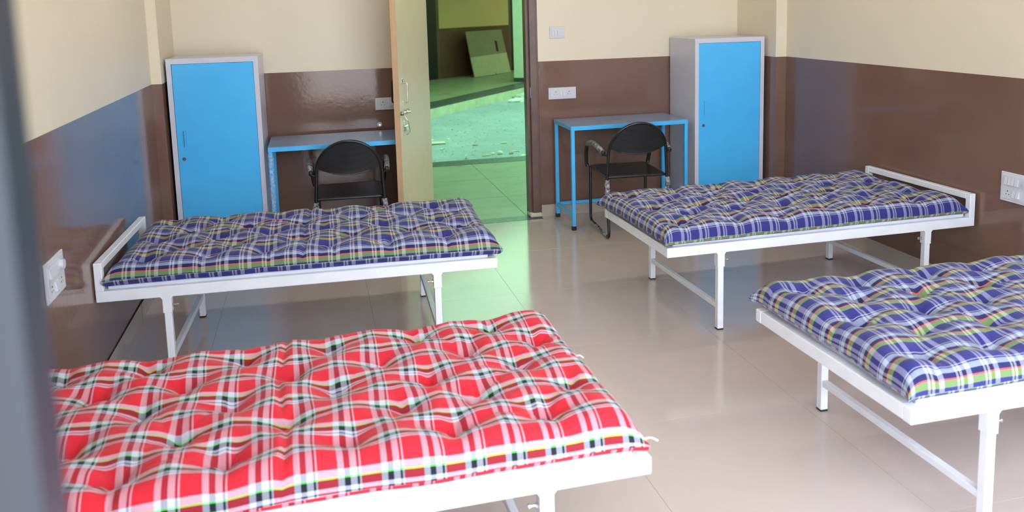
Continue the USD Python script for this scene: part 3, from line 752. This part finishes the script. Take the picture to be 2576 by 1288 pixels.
# ------------------------------------------------------------------ chairs
def build_chair(label, loc, rotz):
    t = thing('chair', label, 'chair', loc, rotz, 'black steel visitor chairs')
    r = .0105
    def side(s):
        return [(s * .212, .215, .430), (s * .214, .218, .025), (s * .216, -.275, .012), (s * .218, -.235, .40), (s * .207, -.245, .60)]
    a = rounded(side(-1), .045, 8)
    th = np.linspace(np.pi, 0, 28)[1:-1]
    arch = np.stack([.205 * np.cos(th), -.245 - .055 * np.sin(th), .605 + .205 * np.sin(th)], 1)
    bq = rounded(side(1), .045, 8)[::-1]
    obj('frame', tube(np.vstack([a, arch, bq]), r, 12), 'black_gloss', t, True)
    # seat: thin upholstered sheet on a tube rim
    seat = sbox(-.205, -.225, .205, .225).buffer(-.02).buffer(.02, quad_segs=6)
    m = extr(seat, .016, trimesh.transformations.translation_matrix([0, 0, .424]))
    st = obj('seat', m, 'perforated_black', t, 30)
    rim = np.array([(-.207, -.227, .430), (.207, -.227, .430), (.207, .222, .432), (-.207, .222, .432), (-.207, -.227, .430)])
    obj('seat_rim', tube(rounded(rim, .02), .009, 10), 'black_gloss', st, True)
    # back: lens shaped sheet inside the arch, bowed to the rear
    ns, nt = 41, 13
    s_ = np.linspace(-1, 1, ns)
    top = .605 + .198 * np.sqrt(np.clip(1 - (s_ * .985) ** 2, 0, 1)); bot = .590 + .055 * s_ ** 2
    top = np.maximum(top, bot + .002)
    V = []
    for k in range(2):
        for i in range(ns):
            for j in range(nt):
                z = bot[i] + (top[i] - bot[i]) * j / (nt - 1)
                y = -.247 - .055 * max(0, (z - .605)) / .2 - .022 * (1 - s_[i] ** 2) * (1 - .6 * j / (nt - 1)) + (.003 if k else 0)
                V.append((s_[i] * .2035, y, z))
    V = np.array(V); F = []
    n = ns * nt
    for i in range(ns - 1):
        for j in range(nt - 1):
            p = i * nt + j
            F += [(p, p + nt, p + nt + 1), (p, p + nt + 1, p + 1)]
            F += [(n + p, n + p + nt + 1, n + p + nt), (n + p, n + p + 1, n + p + nt + 1)]
    bk = obj('backrest', (V, np.array(F)), 'perforated_black', t, True)
    low = np.array([(s_[i] * .204, -.2455 - .022 * (1 - s_[i] ** 2), bot[i]) for i in range(0, ns, 2)])
    obj('lower_edge', tube(low, .0035, 8), 'black_gloss', bk, True)
    for s in (-1, 1):
        pts = spline([(s * .238, -.235, .600), (s * .246, -.14, .628), (s * .250, .00, .640), (s * .250, .12, .618), (s * .248, .19, .56), (s * .240, .222, .46), (s * .232, .222, .432)], 8)
        ar = obj('armrest', tube(pts, .0165, 12, .85), 'armrest_black', t, True)
        obj('wrapping', tube(pts[2:26], .0195, 12, .9, .0012, 3 + s), 'polythene', ar, True, label='clear polythene wrapped on the armrest')
        obj('arm_tab', cyl((s * .212, -.238, .585), (s * .240, -.238, .598), .006, 8), 'black_gloss', ar)
    for s in (-1, 1):
        obj('leg_wrapping', tube([(s * .216, -.245, z) for z in np.linspace(.415, .30, 14)], .0155, 10, 1, .002, 8 + s), 'polythene', t, label='clear polythene round the rear upright')
        run = np.array([(s * .2155, y, .0165) for y in np.linspace(.17, -.22, 26)])
        obj('runner_wrapping', tube(run, .0135, 10, 1, .0012, 18 + s), 'polythene', t, label='clear polythene round the floor runner')
        obj('wrapping_tail', tube(spline([(s * .222, -.245, .415), (s * .232, -.252, .385), (s * .228, -.25, .36)], 5), .012, 8, .4, .003, 40 + s), 'polythene', t)
    return t
chA = build_chair('black steel armchair tucked at the right desk', (2.165, 5.640, 0), .0 - .06)
dup(chA, (.198, 5.640, 0), -.03, 'black steel armchair at the desk behind the door leaf')

# ------------------------------------------------------------------ switch and socket plates
def rocker(w, h, tilt=.0035):
    v = np.array([(-w, 0, -h), (w, 0, -h), (w, 0, h), (-w, 0, h), (-w, -.009, -h), (w, -.009, -h), (w, -.004, h), (-w, -.004, h)], float)
    return trimesh.convex.convex_hull(v)
def holes(parent, x, z, y=-.0125, s=1.0):
    for k, (dx, dz, r) in enumerate(((0, .011, .0034), (-.010, -.007, .0026), (.010, -.007, .0026))):
        obj('pin_hole', cyl((x + dx * s, y + .001, z + dz * s), (x + dx * s, y - .0004, z + dz * s), r * s, 10), 'dark_hole', parent)
def frame_plate(t, w, h):
    obj('plate', bx(-w / 2, w / 2, -.009, 0, -h / 2, h / 2, .004), 'white_plastic', t)
    obj('insert', bx(-w / 2 + .014, w / 2 - .014, -.012, -.008, -h / 2 + .013, h / 2 - .013, .001), 'white_plastic', t)
def big_board(name, label, loc, rotz, mirror):
    t = thing(name, label, 'switchboard', loc, rotz)
    frame_plate(t, .222, .150)
    s = -1 if mirror else 1
    for k in range(4):
        m = rocker(.0095, .017); m.apply_translation([-.072 + k * .0215, -.0115, .030]); obj('switch', m, 'white_plastic', t)
    kn = cyl((.058, -.011, .030), (.058, -.026, .030), .0185, 24)
    obj('fan_knob', kn, 'white_plastic', t)
    for k in range(2):
        m = rocker(.0095, .017); m.apply_translation([-.020 + k * .0215, -.0115, -.030]); obj('switch', m, 'white_plastic', t)
    holes(t, -.062, -.030, s=.9); holes(t, .055, -.030, s=.9)
    return t
big_board('switchboard', 'white switchboard with rocker switches and a round knob on the left wall', (XL, 3.320, .680), math.pi / 2, False)
big_board('switchboard', 'white switchboard with rocker switches cut off at the right photo edge', (XR, 3.428, .650), -math.pi / 2, False)
sp = thing('switch_plate', 'small white switch plate high on the cream wall right of the doorway', 'switch plate', (1.815, YB, 1.418), 0)
frame_plate(sp, .117, .088)
for k in range(2):
    m = rocker(.0095, .016); m.apply_translation([-.012 + k * .021, -.0115, 0]); obj('switch', m, 'white_plastic', sp)
def double_socket(label, loc):
    t = thing('socket_plate', label, 'socket', loc, 0, 'white double socket plates')
    frame_plate(t, .218, .089)
    for k in range(2):
        m = rocker(.0095, .016); m.apply_translation([-.0105 + k * .021, -.0115, 0]); obj('switch', m, 'white_plastic', t)
    holes(t, -.053, 0); holes(t, .053, 0)
    return t
s1 = double_socket('white double socket plate on brown wall above the right desk', (1.847, YB, .955))
dup(s1, (.538, YB, .945), 0, 'white double socket plate half hidden by the door leaf')
